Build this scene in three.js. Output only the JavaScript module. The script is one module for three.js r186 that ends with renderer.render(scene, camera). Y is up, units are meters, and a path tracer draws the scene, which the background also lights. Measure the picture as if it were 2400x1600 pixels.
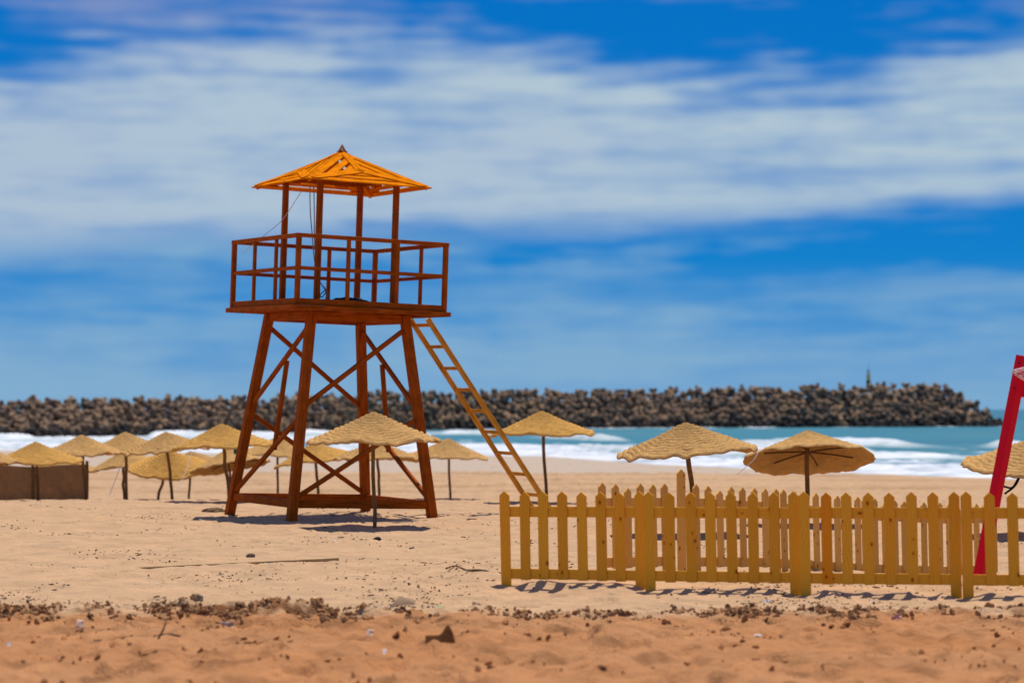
import * as THREE from 'three';
import { ImprovedNoise } from 'three/addons/math/ImprovedNoise.js';
import { mergeGeometries } from 'three/addons/utils/BufferGeometryUtils.js';

// ------------------------------------------------------------------ camera, sky, sun, exposure
const scene = new THREE.Scene();
const camera = new THREE.PerspectiveCamera(16.09, 1024 / 682, 0.5, 60000);
const EYE = 1.84, F = 5660;                       // eye height (m); lens length in photo pixels (85 mm lens on 36 mm frame)
camera.position.set(0, EYE, 0);
camera.rotation.x = Math.atan(159 / F);           // tipped up a little: horizon below the middle
camera.focus = 32;
camera.userData.fStop = 1.55;

const renderer = new THREE.WebGLRenderer({ antialias: true });
renderer.toneMapping = THREE.LinearToneMapping;
renderer.toneMappingExposure = 1.0;
renderer.shadowMap.enabled = true;

const sun = new THREE.DirectionalLight(new THREE.Color(1, 0.94, 0.84), 4.6);
const SUN = new THREE.Vector3(0.15, 1.4, -0.40).normalize();
sun.position.copy(SUN).multiplyScalar(120).add(new THREE.Vector3(0, 0, -35));
sun.target.position.set(0, 0, -35);
sun.castShadow = true; sun.shadow.radius = 1;
Object.assign(sun.shadow.camera, { left: -70, right: 70, top: 70, bottom: -70, near: 1, far: 400 });
sun.shadow.mapSize.set(4096, 4096);
scene.add(sun, sun.target);

const NZ = new ImprovedNoise();
const noise = (x, y, z = 0) => NZ.noise(x, y, z);
const fbm = (x, y, z = 0, o = 4) => { let a = 0.5, s = 0; for (let i = 0; i < o; i++) { s += a * NZ.noise(x, y, z + i * 7.3); x *= 2.03; y *= 2.03; a *= 0.5; } return s; };
const clamp = (v, a = 0, b = 1) => Math.min(b, Math.max(a, v));
const ss = (a, b, v) => { const t = clamp((v - a) / (b - a)); return t * t * (3 - 2 * t); };
const mix = (a, b, t) => a + (b - a) * t;
const lin = (c) => { c /= 255; return c <= 0.04045 ? c / 12.92 : ((c + 0.055) / 1.055) ** 2.4; };
const srgb = (r, g, b) => [lin(r), lin(g), lin(b)];
function rng(seed) { let a = seed >>> 0; return () => { a = (a + 0x6D2B79F5) | 0; let t = Math.imul(a ^ (a >>> 15), 1 | a); t = (t + Math.imul(t ^ (t >>> 7), 61 | t)) ^ t; return ((t ^ (t >>> 14)) >>> 0) / 4294967296; }; }
function curve(pts) { return (v) => { if (v <= pts[0][0]) return pts[0][1]; for (let i = 1; i < pts.length; i++) if (v <= pts[i][0]) { const [a, p] = pts[i - 1], [b, q] = pts[i]; return mix(p, q, (v - a) / (b - a)); } return pts[pts.length - 1][1]; }; }

// the sky: blue air with long stratus bands, computed once round the whole horizon
{
  const W = 2048, H = 2048, data = new Float32Array(W * H * 4);
  const air = [[0, srgb(120, 168, 207)], [0.016, srgb(104, 158, 207)], [0.040, srgb(66, 143, 207)], [0.062, srgb(20, 128, 204)], [0.085, srgb(12, 122, 202)], [0.125, srgb(10, 118, 200)], [0.17, srgb(6, 112, 196)], [0.5, srgb(12, 96, 182)], [1.6, srgb(14, 80, 166)]];
  const airAt = (el) => { if (el <= 0) return air[0][1]; for (let i = 1; i < air.length; i++) if (el <= air[i][0]) { const t = (el - air[i - 1][0]) / (air[i][0] - air[i - 1][0]); return air[i - 1][1].map((v, k) => mix(v, air[i][1][k], t)); } return air[air.length - 1][1]; };
  const pale = srgb(178, 199, 213), lilac = srgb(158, 175, 210), veil = srgb(132, 174, 207);
  const topAt = curve([[-3.2, 0.142], [-0.3, 0.136], [-0.21, 0.138], [-0.09, 0.151], [0, 0.150], [0.05, 0.140], [0.09, 0.131], [0.14, 0.134], [0.21, 0.146], [0.4, 0.150], [1.2, 0.138], [3.2, 0.142]]);
  for (let j = 0; j < H; j++) {
    const el = ((j + 0.5) / H - 0.5) * Math.PI;      // DataTexture rows run from the bottom up
    for (let i = 0; i < W; i++) {
      const k = (j * W + i) * 4;
      const lon = ((i + 0.5) / W - 0.5) * 2 * Math.PI;           // equirect: u = atan2(z, x) / 2pi + 0.5
      const dx = Math.cos(lon), dz = Math.sin(lon);
      const base = airAt(Math.max(el, 0));
      let r = base[0], g = base[1], b = base[2];
      if (el > -0.02) {
        const az = Math.atan2(dx, -dz);                          // 0 ahead of the camera
        const e = Math.max(el, 0);
        // streaks: long along the horizon, thin in height; circular coordinates so that nothing breaks behind
        const n1 = fbm(dx * 5.2 + 3.1, dz * 5.2, e * 26, e > 0.4 ? 2 : 4), n2 = fbm(dx * 13 + 8.2, dz * 13, e * 70, e > 0.4 ? 2 : 4), n3 = e > 0.4 ? 0 : fbm(dx * 26, dz * 26 + 1.7, e * 250, 4), n4 = e > 0.2 ? 0 : Math.abs(noise(dx * 36 + n2 * 4, dz * 36, e * 380 + n1 * 9)) + 0.6 * Math.abs(noise(dx * 80, dz * 80 + n3 * 5, e * 700));
        let c = 0;
        const lo = 0.0735 + clamp(az, -0.4, 0.4) * 0.042 + n1 * 0.010 + n2 * 0.009 + n3 * 0.008;                    // underside of the broad band
        const hi = topAt(az) + n1 * 0.012 + n2 * 0.016 + n3 * 0.014;                                       // its ragged top
        const inside = ss(lo - 0.007, lo + 0.012, e) * (1 - ss(hi - 0.014, hi + 0.012, e));
        c = inside * clamp(0.98 + n2 * 0.55 + n1 * 0.35 + n3 * 0.42 - n4 * 0.17, 0.3, 1);
        const rift = Math.exp(-(((e - 0.094 - az * 0.02) / 0.004) ** 2)) * ss(-0.02, 0.10, az) * 0.30;     // a thin blue rift inside the band
        c *= 1 - rift;
        // low veils over the horizon
        const v = clamp(ss(0.066, 0.035, e) * (0.55 + n2 * 1.0 + n1 * 0.8 + n3 * 0.6 - n4 * 0.25) + ss(0.050, 0.062, e) * ss(0.078, 0.066, e) * (0.22 - az * 2.0 + n2 * 0.9 + n3 * 0.8), 0, 0.85);
        // high thin cloud
        const h = clamp(ss(0.138, 0.17, e) * (0.14 - Math.min(az, 0.2) * 0.5 + n1 * 1.15 + n2 * 0.8 + n3 * 0.8 - n4 * 0.2), 0, 0.72);
        r = mix(r, veil[0], v); g = mix(g, veil[1], v); b = mix(b, veil[2], v);
        r = mix(r, lilac[0] * 0.75, h); g = mix(g, lilac[1] * 0.75, h); b = mix(b, lilac[2] * 0.85, h);
        const t = clamp(0.35 - az * 1.2 + n1 * 1.2);
        r = mix(r, mix(pale[0], lilac[0], t * 0.45), c); g = mix(g, mix(pale[1], lilac[1], t * 0.45), c); b = mix(b, mix(pale[2], lilac[2], t * 0.45), c);
      }
      data[k] = r; data[k + 1] = g; data[k + 2] = b; data[k + 3] = 1;
    }
  }
  const sky = new THREE.DataTexture(data, W, H, THREE.RGBAFormat, THREE.FloatType);
  sky.mapping = THREE.EquirectangularReflectionMapping; sky.magFilter = THREE.LinearFilter; sky.minFilter = THREE.LinearFilter; sky.wrapS = THREE.RepeatWrapping; sky.needsUpdate = true;
  scene.background = sky; scene.environment = sky;
}

// ------------------------------------------------------------------ helpers
const V = (x, y, z) => new THREE.Vector3(x, y, z);
const X = (px, d) => (px - 1200) / F * d;                      // reading the photo: a column at distance d
const Y = (py, d) => EYE - (py - 959) / F * d;                 // a row at distance d
const at = (px, py, d) => V(X(px, d), Y(py, d), -d);
const used = {};
const numbered = (n) => { const k = used[n] = (used[n] ?? -1) + 1; return k ? `${n}_${String(k).padStart(3, '0')}` : n; };
const lit = (m) => { m.castShadow = true; m.receiveShadow = true; return m; };
function mesh(name, geo, mat, parent) { const m = lit(new THREE.Mesh(geo, mat)); m.name = parent ? name : numbered(name); (parent ?? scene).add(m); return m; }
function tag(o, label, category, group, kind) { o.userData = { label, category }; if (group) o.userData.group = group; if (kind) o.userData.kind = kind; return o; }
function thing(name, label, category, pos = [0, 0, 0], group) { const g = new THREE.Group(); g.name = numbered(name); g.position.set(...pos); scene.add(g); return tag(g, label, category, group); }
function structure(name, geo, mat, label) { const m = mesh(name, geo, mat); m.userData = { kind: 'structure' }; if (label) m.userData.label = label; return m; }
function stuff(m, name, label, category) { m.name = numbered(name); lit(m); scene.add(m); m.userData = { kind: 'stuff', label, category }; return m; }

// a length of sawn timber from a to b with eased edges; w across, h along 'up'
function timber(a, b, w, h, up = V(0, 1, 0), seed = 0) {
  const e = Math.min(w, h) * 0.07, s = new THREE.Shape();
  const x = w / 2, y = h / 2;
  s.moveTo(-x + e, -y); s.lineTo(x - e, -y); s.lineTo(x, -y + e); s.lineTo(x, y - e); s.lineTo(x - e, y); s.lineTo(-x + e, y); s.lineTo(-x, y - e); s.lineTo(-x, -y + e); s.closePath();
  const L = a.distanceTo(b), g = new THREE.ExtrudeGeometry(s, { depth: L, bevelEnabled: false });
  const p = g.attributes.position, uv = new Float32Array(p.count * 2), n = g.attributes.normal;
  const ou = (seed * 0.377) % 1, ov = (seed * 0.613) % 1;
  for (let i = 0; i < p.count; i++) {                          // grain runs along the timber
    uv[i * 2] = (Math.abs(n.getX(i)) > 0.7 ? p.getY(i) : p.getX(i)) + ou; uv[i * 2 + 1] = (Math.abs(n.getZ(i)) > 0.7 ? p.getY(i) : p.getZ(i)) + ov;
  }
  g.setAttribute('uv', new THREE.BufferAttribute(uv, 2));
  const zd = b.clone().sub(a).normalize(), xd = V(0, 0, 0).crossVectors(up, zd).normalize(), yd = V(0, 0, 0).crossVectors(zd, xd);
  g.applyMatrix4(new THREE.Matrix4().makeBasis(xd, yd, zd).setPosition(a));
  return g;
}
function tube(pts, r, seg = 24, sides = 7) { return new THREE.TubeGeometry(new THREE.CatmullRomCurve3(pts), seg, r, sides, false); }
function grid(xs, zs, fn, uvScale = 1) {          // a sheet over x / depth lines; fn(x, d) -> [height, r, g, b]
  const nx = xs.length, nz = zs.length, pos = new Float32Array(nx * nz * 3), col = new Float32Array(nx * nz * 3), uv = new Float32Array(nx * nz * 2), idx = new Uint32Array((nx - 1) * (nz - 1) * 6);
  let k = 0;
  for (let j = 0; j < nz; j++) for (let i = 0; i < nx; i++, k++) {
    const [h, r, g, b] = fn(xs[i], zs[j]);
    pos.set([xs[i], h, -zs[j]], k * 3); col.set([r, g, b], k * 3); uv.set([xs[i] * uvScale, zs[j] * uvScale], k * 2);
  }
  k = 0;
  for (let j = 0; j < nz - 1; j++) for (let i = 0; i < nx - 1; i++) { const a = j * nx + i; idx.set([a, a + 1, a + nx, a + 1, a + nx + 1, a + nx], k); k += 6; }
  const geo = new THREE.BufferGeometry();
  geo.setAttribute('position', new THREE.BufferAttribute(pos, 3)); geo.setAttribute('color', new THREE.BufferAttribute(col, 3)); geo.setAttribute('uv', new THREE.BufferAttribute(uv, 2));
  geo.setIndex(new THREE.BufferAttribute(idx, 1)); geo.computeVertexNormals();
  return geo;
}
function lines(stops) { const out = []; for (const [a, b, step] of stops) for (let v = a; v < b - step * 0.3; v += step) out.push(v); out.push(stops[stops.length - 1][1]); return out; }
function texture(size, fn, colour = true) {
  const d = new Uint8Array(size * size * 4);
  for (let j = 0; j < size; j++) for (let i = 0; i < size; i++) { const c = fn(i / size, j / size), k = (j * size + i) * 4; d[k] = clamp(c[0]) * 255; d[k + 1] = clamp(c[1]) * 255; d[k + 2] = clamp(c[2]) * 255; d[k + 3] = 255; }
  const t = new THREE.DataTexture(d, size, size); t.wrapS = t.wrapT = THREE.RepeatWrapping; t.magFilter = THREE.LinearFilter; t.minFilter = THREE.LinearMipmapLinearFilter; t.generateMipmaps = true;
  if (colour) t.colorSpace = THREE.SRGBColorSpace; t.needsUpdate = true; return t;
}
// noise that tiles over 0..1
const tile = (u, v, f, o = 4, z = 0) => { const a = u * 2 * Math.PI, r = f / (2 * Math.PI); let s = 0, amp = 0.5; for (let i = 0; i < o; i++) { const k = r * 2 ** i; const w = (v0) => NZ.noise(Math.cos(a) * k + 11 + z, Math.sin(a) * k + 5, v0 * f * 2 ** i + i * 3.7); s += amp * mix(w(v), w(v - 1), ss(0.82, 1, v)); amp *= 0.5; } return s; };

// ------------------------------------------------------------------ materials
const std = (o) => new THREE.MeshPhysicalMaterial({ roughness: 0.85, specularIntensity: 0.25, ...o });
const M = {};
{
  const sandMap = texture(1024, (u, v) => { const n = tile(u, v, 10, 5), f = noise(u * 420, v * 420, 4.1); const s = 0.94 + n * 0.14 + f * 0.05; return [s, s * (0.995 - n * 0.02), s * (0.985 - n * 0.03)]; });
  const sandBump = texture(1024, (u, v) => { const s = 0.5 + tile(u, v, 26, 4, 9) * 0.7 + noise(u * 300, v * 300, 8) * 0.12; return [s, s, s]; }, false);
  for (const t of [sandMap, sandBump]) t.repeat.set(1 / 5, 1 / 5);
  M.sand = std({ vertexColors: true, map: sandMap, bumpMap: sandBump, bumpScale: 0.06, roughness: 0.95 });
  M.wetSand = std({ color: new THREE.Color().setRGB(0.465, 0.345, 0.222), roughness: 0.55, specularIntensity: 0.5 });
  M.sea = std({ vertexColors: true, roughness: 0.5, specularIntensity: 0.55 });
  // pine with knots, one metre a tile, grain along v
  const R = rng(77), knots = Array.from({ length: 16 }, () => [R(), R(), 0.006 + R() * 0.010, R()]);
  const pine = (a, b, knotC, grain) => texture(768, (u, v) => {
    let wu = u, k = 0, halo = 0;
    for (const [ku, kv, kr] of knots) {
      let du = u - ku, dv = v - kv; du -= Math.round(du); dv -= Math.round(dv);
      const q = Math.hypot(du / kr, dv / (kr * 1.5)); if (q < 6) { wu += du * 0.9 * Math.exp(-q * q * 0.12); halo = Math.max(halo, Math.exp(-q * q * 0.35)); k = Math.max(k, 1 - ss(0.75, 1.15, q + noise(u * 90, v * 90) * 0.25)); }
    }
    const ring = Math.sin((wu * 34 + tile(u, v, 3, 2) * 3.0 + Math.sin(v * 2 * Math.PI) * 0.5) * 2 * Math.PI) * 0.5 + 0.5, fine = noise(u * 240, v * 7, 2) * 0.5 + noise(u * 90, v * 3, 6) * 0.5;
    const t = clamp(ring * grain + fine * 0.35 + halo * 0.45 + 0.12);
    return [0, 1, 2].map((i) => mix(mix(a[i], b[i], t), knotC[i], k));
  });
  M.pineMap = pine([0.93, 0.68, 0.22], [0.86, 0.58, 0.12], [0.64, 0.36, 0.08], 0.34);
  M.rearPicket = std({ map: pine([0.91, 0.70, 0.36], [0.83, 0.60, 0.26], [0.60, 0.36, 0.12], 0.34), roughness: 0.7, specularIntensity: 0.1 });
  M.picket = std({ map: M.pineMap, roughness: 0.6, specularIntensity: 0.12 });
  M.picketTones = [[1, 1, 1], [0.90, 0.86, 0.80], [1.0, 0.93, 0.86], [0.95, 0.97, 0.95]].map((c) => std({ map: M.pineMap, color: new THREE.Color().setRGB(...c), roughness: 0.6, specularIntensity: 0.12 }));
  M.rearTones = [[1, 1, 1], [0.88, 0.86, 0.82], [0.95, 0.93, 0.88]].map((c) => std({ map: M.rearPicket.map, color: new THREE.Color().setRGB(...c), roughness: 0.7, specularIntensity: 0.1 }));
  M.orangePicket = std({ map: M.pineMap, color: new THREE.Color().setRGB(0.98, 0.74, 0.50), specularIntensity: 0.12, roughness: 0.6 });
  M.paleGrain = texture(512, (u, v) => { const s = 0.90 + noise(u * 120, v * 4, 3) * 0.16 + noise(u * 28, v * 2, 7) * 0.16 + tile(u, v, 5, 3) * 0.22; return [s, s, s]; });
  M.roofWood = std({ map: M.paleGrain, color: new THREE.Color().setRGB(0.86, 0.245, 0.006), roughness: 0.7, specularIntensity: 0.0 });
  M.towerWood = std({ map: M.paleGrain, color: new THREE.Color().setRGB(0.42, 0.088, 0.007), roughness: 0.6, specularIntensity: 0.05 });
  M.ladderWood = std({ map: M.paleGrain, color: new THREE.Color().setRGB(0.78, 0.34, 0.035), roughness: 0.6, specularIntensity: 0.10 });
  M.finial = std({ map: M.paleGrain, color: new THREE.Color().setRGB(0.22, 0.065, 0.02), roughness: 0.5 });
  const strawMap = texture(512, (u, v) => { const n = noise(u * 150, v * 46, 1) * 0.5 + noise(u * 60, v * 120, 5) * 0.35 + tile(u, v, 7, 3) * 0.5; const s = 0.88 + n * 0.34; return [s, s * (0.97 - n * 0.06), s * (0.93 - n * 0.14)]; });
  M.straw = ['0.92 0.565 0.215', '0.94 0.545 0.150', '0.88 0.54 0.205'].map((c) => { const [r, g, b] = c.split(' ').map(Number); return std({ map: strawMap, bumpMap: strawMap, bumpScale: 0.02, specularIntensity: 0.1, color: new THREE.Color().setRGB(r, g, b), roughness: 0.9, side: THREE.DoubleSide }); });
  M.pole = std({ map: M.paleGrain, color: new THREE.Color().setRGB(0.27, 0.15, 0.055), roughness: 0.85 });
  M.stick = std({ map: M.paleGrain, color: new THREE.Color().setRGB(0.16, 0.085, 0.035), roughness: 0.9 });
  M.cord = std({ color: new THREE.Color().setRGB(0.32, 0.24, 0.18), roughness: 0.9 });
  M.whiteCord = std({ color: new THREE.Color().setRGB(0.62, 0.58, 0.54), roughness: 0.9 });
  M.black = std({ color: new THREE.Color().setRGB(0.012, 0.012, 0.013), roughness: 0.75 });
  M.red = std({ color: new THREE.Color().setRGB(0.72, 0.004, 0.022), roughness: 0.45, specularIntensity: 0.2 });
  M.bolt = std({ color: new THREE.Color().setRGB(0.10, 0.01, 0.012), metalness: 0.3, roughness: 0.5 });
  const concrete = texture(512, (u, v) => { const n = tile(u, v, 6, 5); const s = 0.82 + n * 0.5; return [s, s * (0.98 - n * 0.06), s * (0.95 - n * 0.1)]; });
  M.concrete = [[0.37, 0.245, 0.155], [0.25, 0.175, 0.125], [0.44, 0.29, 0.175], [0.19, 0.14, 0.108]].map((c) => std({ map: concrete, color: new THREE.Color().setRGB(...c), roughness: 0.95 }));
  M.algae = std({ map: concrete, color: new THREE.Color().setRGB(0.055, 0.048, 0.045), roughness: 0.8 });
  M.core = std({ map: concrete, color: new THREE.Color().setRGB(0.22, 0.16, 0.12), roughness: 1 });
  M.canvas = std({ map: strawMap, color: new THREE.Color().setRGB(0.30, 0.17, 0.08), roughness: 1, transmission: 0.2, thickness: 0, side: THREE.DoubleSide });
}

// ------------------------------------------------------------------ the setting: sand, wet sand, sea
const SEA = -2.16;
const prof = curve([[-50, 0], [46, 0], [49, -0.03], [52.5, -0.16], [56, -0.32], [61, -0.42], [65, -0.62], [70, -0.88], [80, -1.1]]);
const shoreAt = curve([[-3000, 420], [-400, 330], [-60, 240], [-23, 215], [2.7, 204], [10.5, 172], [22, 149], [28, 136], [45, 120], [400, 90], [3000, 80]]);
const wetAt = curve([[-3000, 180], [-400, 170], [-25, 151], [8, 148], [22, 143], [28, 134.5], [45, 119], [400, 89], [3000, 79]]);
const POSTS = [-0.06, 1.34, 2.85, 4.36, 5.95];                // where the wind has scoured the sand round fence ends
const fenceAt = (x) => 24.93 - 0.275 * x;
const clodMass = curve([[-12, 0.6], [-4.1, 0.75], [-3.4, 0.35], [-3.05, 1], [-2.4, 1.15], [-1.75, 0.85], [-1.6, 0.15], [-1.35, 0.5], [-0.8, 0.38], [-0.1, 0.22], [0.4, 0.25], [1.2, 0.2], [2.2, 0.42], [3.1, 0.45], [4, 0.5], [12, 0.5]]);
const ridgeAt = (x) => 21.75 + 0.16 * noise(x * 0.9, 3.3) + 0.1 * noise(x * 2.7, 8.1);
function ground(x, d, fine = true) {
  let h;
  if (d < 80) h = prof(d); else {
    const w = wetAt(x), s = shoreAt(x);
    h = d < w ? mix(-1.1, -2.06, (d - 80) / (w - 80)) : d < s ? mix(-2.06, SEA, (d - w) / (s - w)) : SEA - (d - s) * 0.02;
  }
  h -= 0.34 * Math.exp(-((x - 6.2) ** 2 + (d - 29.9) ** 2) / (2 * 1.6 ** 2));                 // hollow in the sand behind the pen
  h += 0.12 * fbm(x * 0.09, d * 0.09, 2, 2) * ss(28, 45, d) * (1 - ss(60, 90, d));
  if (x > -1.5 && x < 9) { const e = d - fenceAt(x); h += (0.082 + 0.016 * noise(x * 2.3, 4.4)) * ss(-0.72, 0.04, e) * (1 - ss(0.7, 2.0, e)) * ss(-1.2, -0.3, x); for (const p of POSTS) h -= 0.06 * Math.exp(-((x - p) ** 2 / 0.03 + (e + 0.08) ** 2 / 0.09)); }
  if (d > 8 && d < 27) {                                                                        // the scuffed ridge of damp clods
    const q = d - ridgeAt(x);
    h += 0.105 * clodMass(x) * Math.exp(-((q / (q < 0 ? 0.42 : 0.3)) ** 2)) * (0.85 + 0.5 * noise(x * 3.1, d * 3.1, 1));
    if (fine && Math.abs(q) < 1.4) { const m = clodMass(x) * Math.exp(-((q / 0.5) ** 2)); h += m * (0.062 * noise(x * 5.2, d * 4.6, 17) + 0.060 * noise(x * 10.5, d * 9.5, 23) + 0.028 * noise(x * 17, d * 15, 29)); }
    h -= 0.02 * ss(0.2, -0.4, q) * ss(-6, -1, q);
  }
  if (fine && d < 180) {
    const near = 1 - ss(21.0, 21.8, d), far = ss(60, 100, d), a = 1 + far * 1.6 + near * 0.5;
    h += a * (0.022 * noise(x * 1.3, d * 1.1, 5) + 0.022 * noise(x * 3.0, d * 2.6, 1.5) + 0.015 * noise(x * 6.5, d * 5.5, 2.5) + 0.007 * noise(x * 12, d * 8, 3.5));
    const pit = noise(x * 2.2 + 31, d * 2.0 - 12, 3.5);                                          // footprints, softened by the wind
    h -= a * 0.034 * ss(0.26, 0.52, pit) - a * 0.016 * ss(0.14, 0.26, pit) * (1 - ss(0.26, 0.34, pit));
    if (near > 0) h += near * (0.050 * noise(x * 4.2, d * 3.4, 9) + 0.030 * noise(x * 8.2, d * 6, 19) + 0.07 * noise(x * 0.8, d * 0.7, 6));
    if (far > 0) h += far * (0.05 * noise(x * 0.9, d * 0.5, 41) + 0.03 * noise(x * 0.3, d * 0.9, 43));
  }
  return h;
}
{
  const xs = lines([[-3000, -200, 400], [-200, -60, 14], [-60, -16, 0.8], [-16, -7.2, 0.16], [-7.2, -5.4, 0.08], [-5.4, 5.4, 0.034], [5.4, 7.2, 0.08], [7.2, 16, 0.16], [16, 60, 0.8], [60, 200, 14], [200, 3000, 400]]);
  const zs = lines([[-60, 0, 6], [0, 12, 0.8], [12, 15.5, 0.2], [15.5, 20.6, 0.065], [20.6, 23, 0.03], [23, 32, 0.055], [32, 48, 0.09], [48, 66, 0.15], [66, 110, 0.4], [110, 240, 1.2], [240, 500, 20]]);
  const dry = [0.568, 0.357, 0.196], warm = [0.455, 0.186, 0.062], damp = [0.230, 0.100, 0.036], scuffed = [0.42, 0.258, 0.130];
  const geo = grid(xs, zs, (x, d) => {
    const h = ground(x, d);
    let c = dry.slice();
    const put = (k, t) => { for (let i = 0; i < 3; i++) c[i] = mix(c[i], k[i], t); };
    if (d < 240 && Math.abs(x) < 70) {
      put(scuffed, clamp(ss(-0.05, 0.34, fbm(x * 0.14, d * 0.16, 4, 5) + 0.12 * Math.sin(d * 0.28 + noise(x * 0.05, d * 0.05) * 3)) * ss(60, 80, d) * 0.95));       // churned, darker strips of the lower beach
      put(scuffed, clamp(ss(0.16, 0.5, fbm(x * 0.7, d * 0.5, 14, 4)) * (1 - ss(58, 62, d)) * 0.3));
      const q = d - ridgeAt(x) + fbm(x * 1.7, d * 1.7, 3, 3) * 0.7;
      put(warm, ss(0.12, -0.35, q) * (0.82 + 0.18 * noise(x * 0.5, d * 0.6, 7)));                      // red-orange damp sand on the near side
      const m = clodMass(x) * Math.exp(-(((d - ridgeAt(x) + 0.12) / 0.42) ** 2));
      put(damp, clamp(ss(0.0, 0.30, fbm(x * 3.6, d * 3.6, 12, 3) + m * 0.22 - 0.10) * m * 1.25));      // freshly turned wet clods
      if (d < 21.5) put(damp, clamp(ss(0.03, 0.34, fbm(x * 3.0 + 5, d * 1.4, 22, 5)) * 0.7));
    }
    return [h, ...c];
  });
  const b = structure('beach_sand', geo, M.sand, 'pale dry beach sand with redder damp sand in front');
  // the wet flat that the last wave left smooth
  const wx = lines([[-900, -100, 50], [-100, 60, 1.2], [60, 900, 50]]), wz = lines([[70, 120, 2], [120, 240, 1], [240, 420, 12]]);
  const wet = grid(wx, wz, (x, d) => { const e = d - wetAt(x) + fbm(x * 0.12, d * 0.12, 1, 3) * 6; return [ground(x, d, false) + 0.055 * clamp(e / 3, -2, 1) + 0.006 * noise(x * 0.5, d * 0.3), 1, 1, 1]; });
  structure('wet_sand', wet, M.wetSand, 'smooth wet sand left by the waves');
}
// breakwater line, read off the photo: column, distance of the toe, row of the crest
const bw = [[-1100, 284, 948], [-160, 326, 946], [0, 334, 942], [290, 348, 939], [570, 372, 937], [800, 415, 930], [1020, 468, 922], [1300, 498, 920], [1530, 514, 919], [1840, 532, 913], [2140, 548, 907], [2215, 552, 908], [2255, 554, 930], [2300, 556, 956], [2338, 558, 986]];
const bwD = curve(bw.map(([p, d]) => [p, d])), bwTop = curve(bw.map(([p, d, y]) => [p, y]));
{
  const xs = lines([[-30000, -3000, 3000], [-3000, -400, 200], [-400, -90, 12], [-90, 90, 0.42], [90, 140, 1.5], [140, 400, 12], [400, 3000, 200], [3000, 30000, 3000]]);
  const zs = lines([[70, 118, 2.4], [118, 260, 0.8], [260, 420, 1.3], [420, 600, 2.5], [600, 1400, 25], [1400, 6000, 300], [6000, 36000, 3000]]);
  const shallow = [0.150, 0.200, 0.190], teal = [0.022, 0.160, 0.200], deep = [0.012, 0.095, 0.150], foam = [0.80, 0.80, 0.80], thin = [0.46, 0.46, 0.47];
  const rows = [[8, 0.12, 2.0], [17, 0.20, 2.2], [27, 0.28, 2.4], [40, 0.40, 2.8], [56, 0.50, 3.0], [76, 0.70, 3.2], [104, 0.95, 3.6], [136, 0.8, 4.2], [175, 0.6, 5]];
  const geo = grid(xs, zs, (x, d) => {
    let h = 0, f = 0, c = [...teal];
    const s = d - shoreAt(x);
    if (Math.abs(x) < 400 && d < 900) {
      const put = (k, t) => { for (let i = 0; i < 3; i++) c[i] = mix(c[i], k[i], t); };
      put(shallow, ss(60, 0, s) * 0.8); put(deep, clamp(ss(0.0, 0.4, fbm(x * 0.012, d * 0.02, 51, 3)) * 0.5));
      put([0.07, 0.20, 0.19], clamp(ss(0.1, 0.4, fbm(x * 0.03, d * 0.05, 31, 3)) * 0.7));
      const fade = ss(900, 500, d);
      h += fade * (0.09 * noise(x * 0.22, d * 0.35, 1) + 0.06 * noise(x * 0.6, d * 0.9, 2) + 0.03 * noise(x * 1.5, d * 1.5, 3));
      for (let i = 0; i < rows.length; i++) {
        const [s0, a, w] = rows[i], q = s - s0 - 9 * noise(x * 0.035 + i * 9.1, i * 3.3) - 2.5 * noise(x * 0.16, i * 5.7);
        const on = ss(-0.05, 0.22, noise(x * 0.04 + i * 4.7, i * 2.1 + 0.4) + 0.3 * noise(x * 0.15, i * 8.1) + (i < 5 ? 0.06 : -0.05));
        if (Math.abs(q) < 40) {
          h += a * on * Math.exp(-((q / (q < 0 ? w * 0.55 : w * 1.5)) ** 2));
          f = Math.max(f, on * ss(-w * 1.4, -w * 0.3, q) * (1 - ss(0.1 * w, (i < 6 ? 1.7 : 0.8) * w, q + 2.2 * noise(x * 0.35, d * 0.5, i))) * (0.78 + 0.4 * noise(x * 0.4, d * 0.9, 4 + i)));
          if (i > 3) put([0.12, 0.27, 0.20], clamp(on * Math.exp(-(((q + w * 0.4) / (w * 0.7)) ** 2)) * 0.8));
        }
      }
      const lace = fbm(x * 0.075, d * 0.17, 6, 5) + 0.25 * noise(x * 0.5, d * 0.55, 26);
      f = Math.max(f, ss(0.0, 0.24, lace + 0.34 * ss(95, 10, s) - 0.13 - 0.3 * ss(80, 170, s)) * ss(190, 80, s) * (0.8 + 0.5 * noise(x * 0.3, d * 0.6, 19)));
      const wash = ss(16, 2, s) * 0.75 * (0.7 + 0.6 * noise(x * 0.2, d * 0.4, 8)); put(thin, clamp(wash));
      // surf round the foot of the breakwater
      const px = 1200 + x / d * F, toe = bwD(px), gap = toe - d;
      if (px > -400 && px < 2420 && gap > -4 && gap < 40) f = Math.max(f, ss(0.02, 0.22, fbm(x * 0.07, d * 0.10, 16, 4) + 0.26 * ss(9, 1, gap) + (px < 900 ? 0.20 * ss(38, 6, gap) : -0.05) - 0.12) * ss(40, 20, gap));
      put(foam, clamp(f)); h += (0.16 * f * (0.6 + noise(x * 0.8, d * 0.8, 11)) + 0.12 * f * noise(x * 1.9, d * 0.9, 15)) * ss(0, 8, s);
    } else c = c.map((v, i) => mix(v, deep[i], 0.4));
    return [SEA + h * ss(-6, 4, s) - (s < -4 ? 0.05 : 0), ...c];
  });
  structure('sea', geo, M.sea, 'teal sea with white breaking surf');
}

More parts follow.
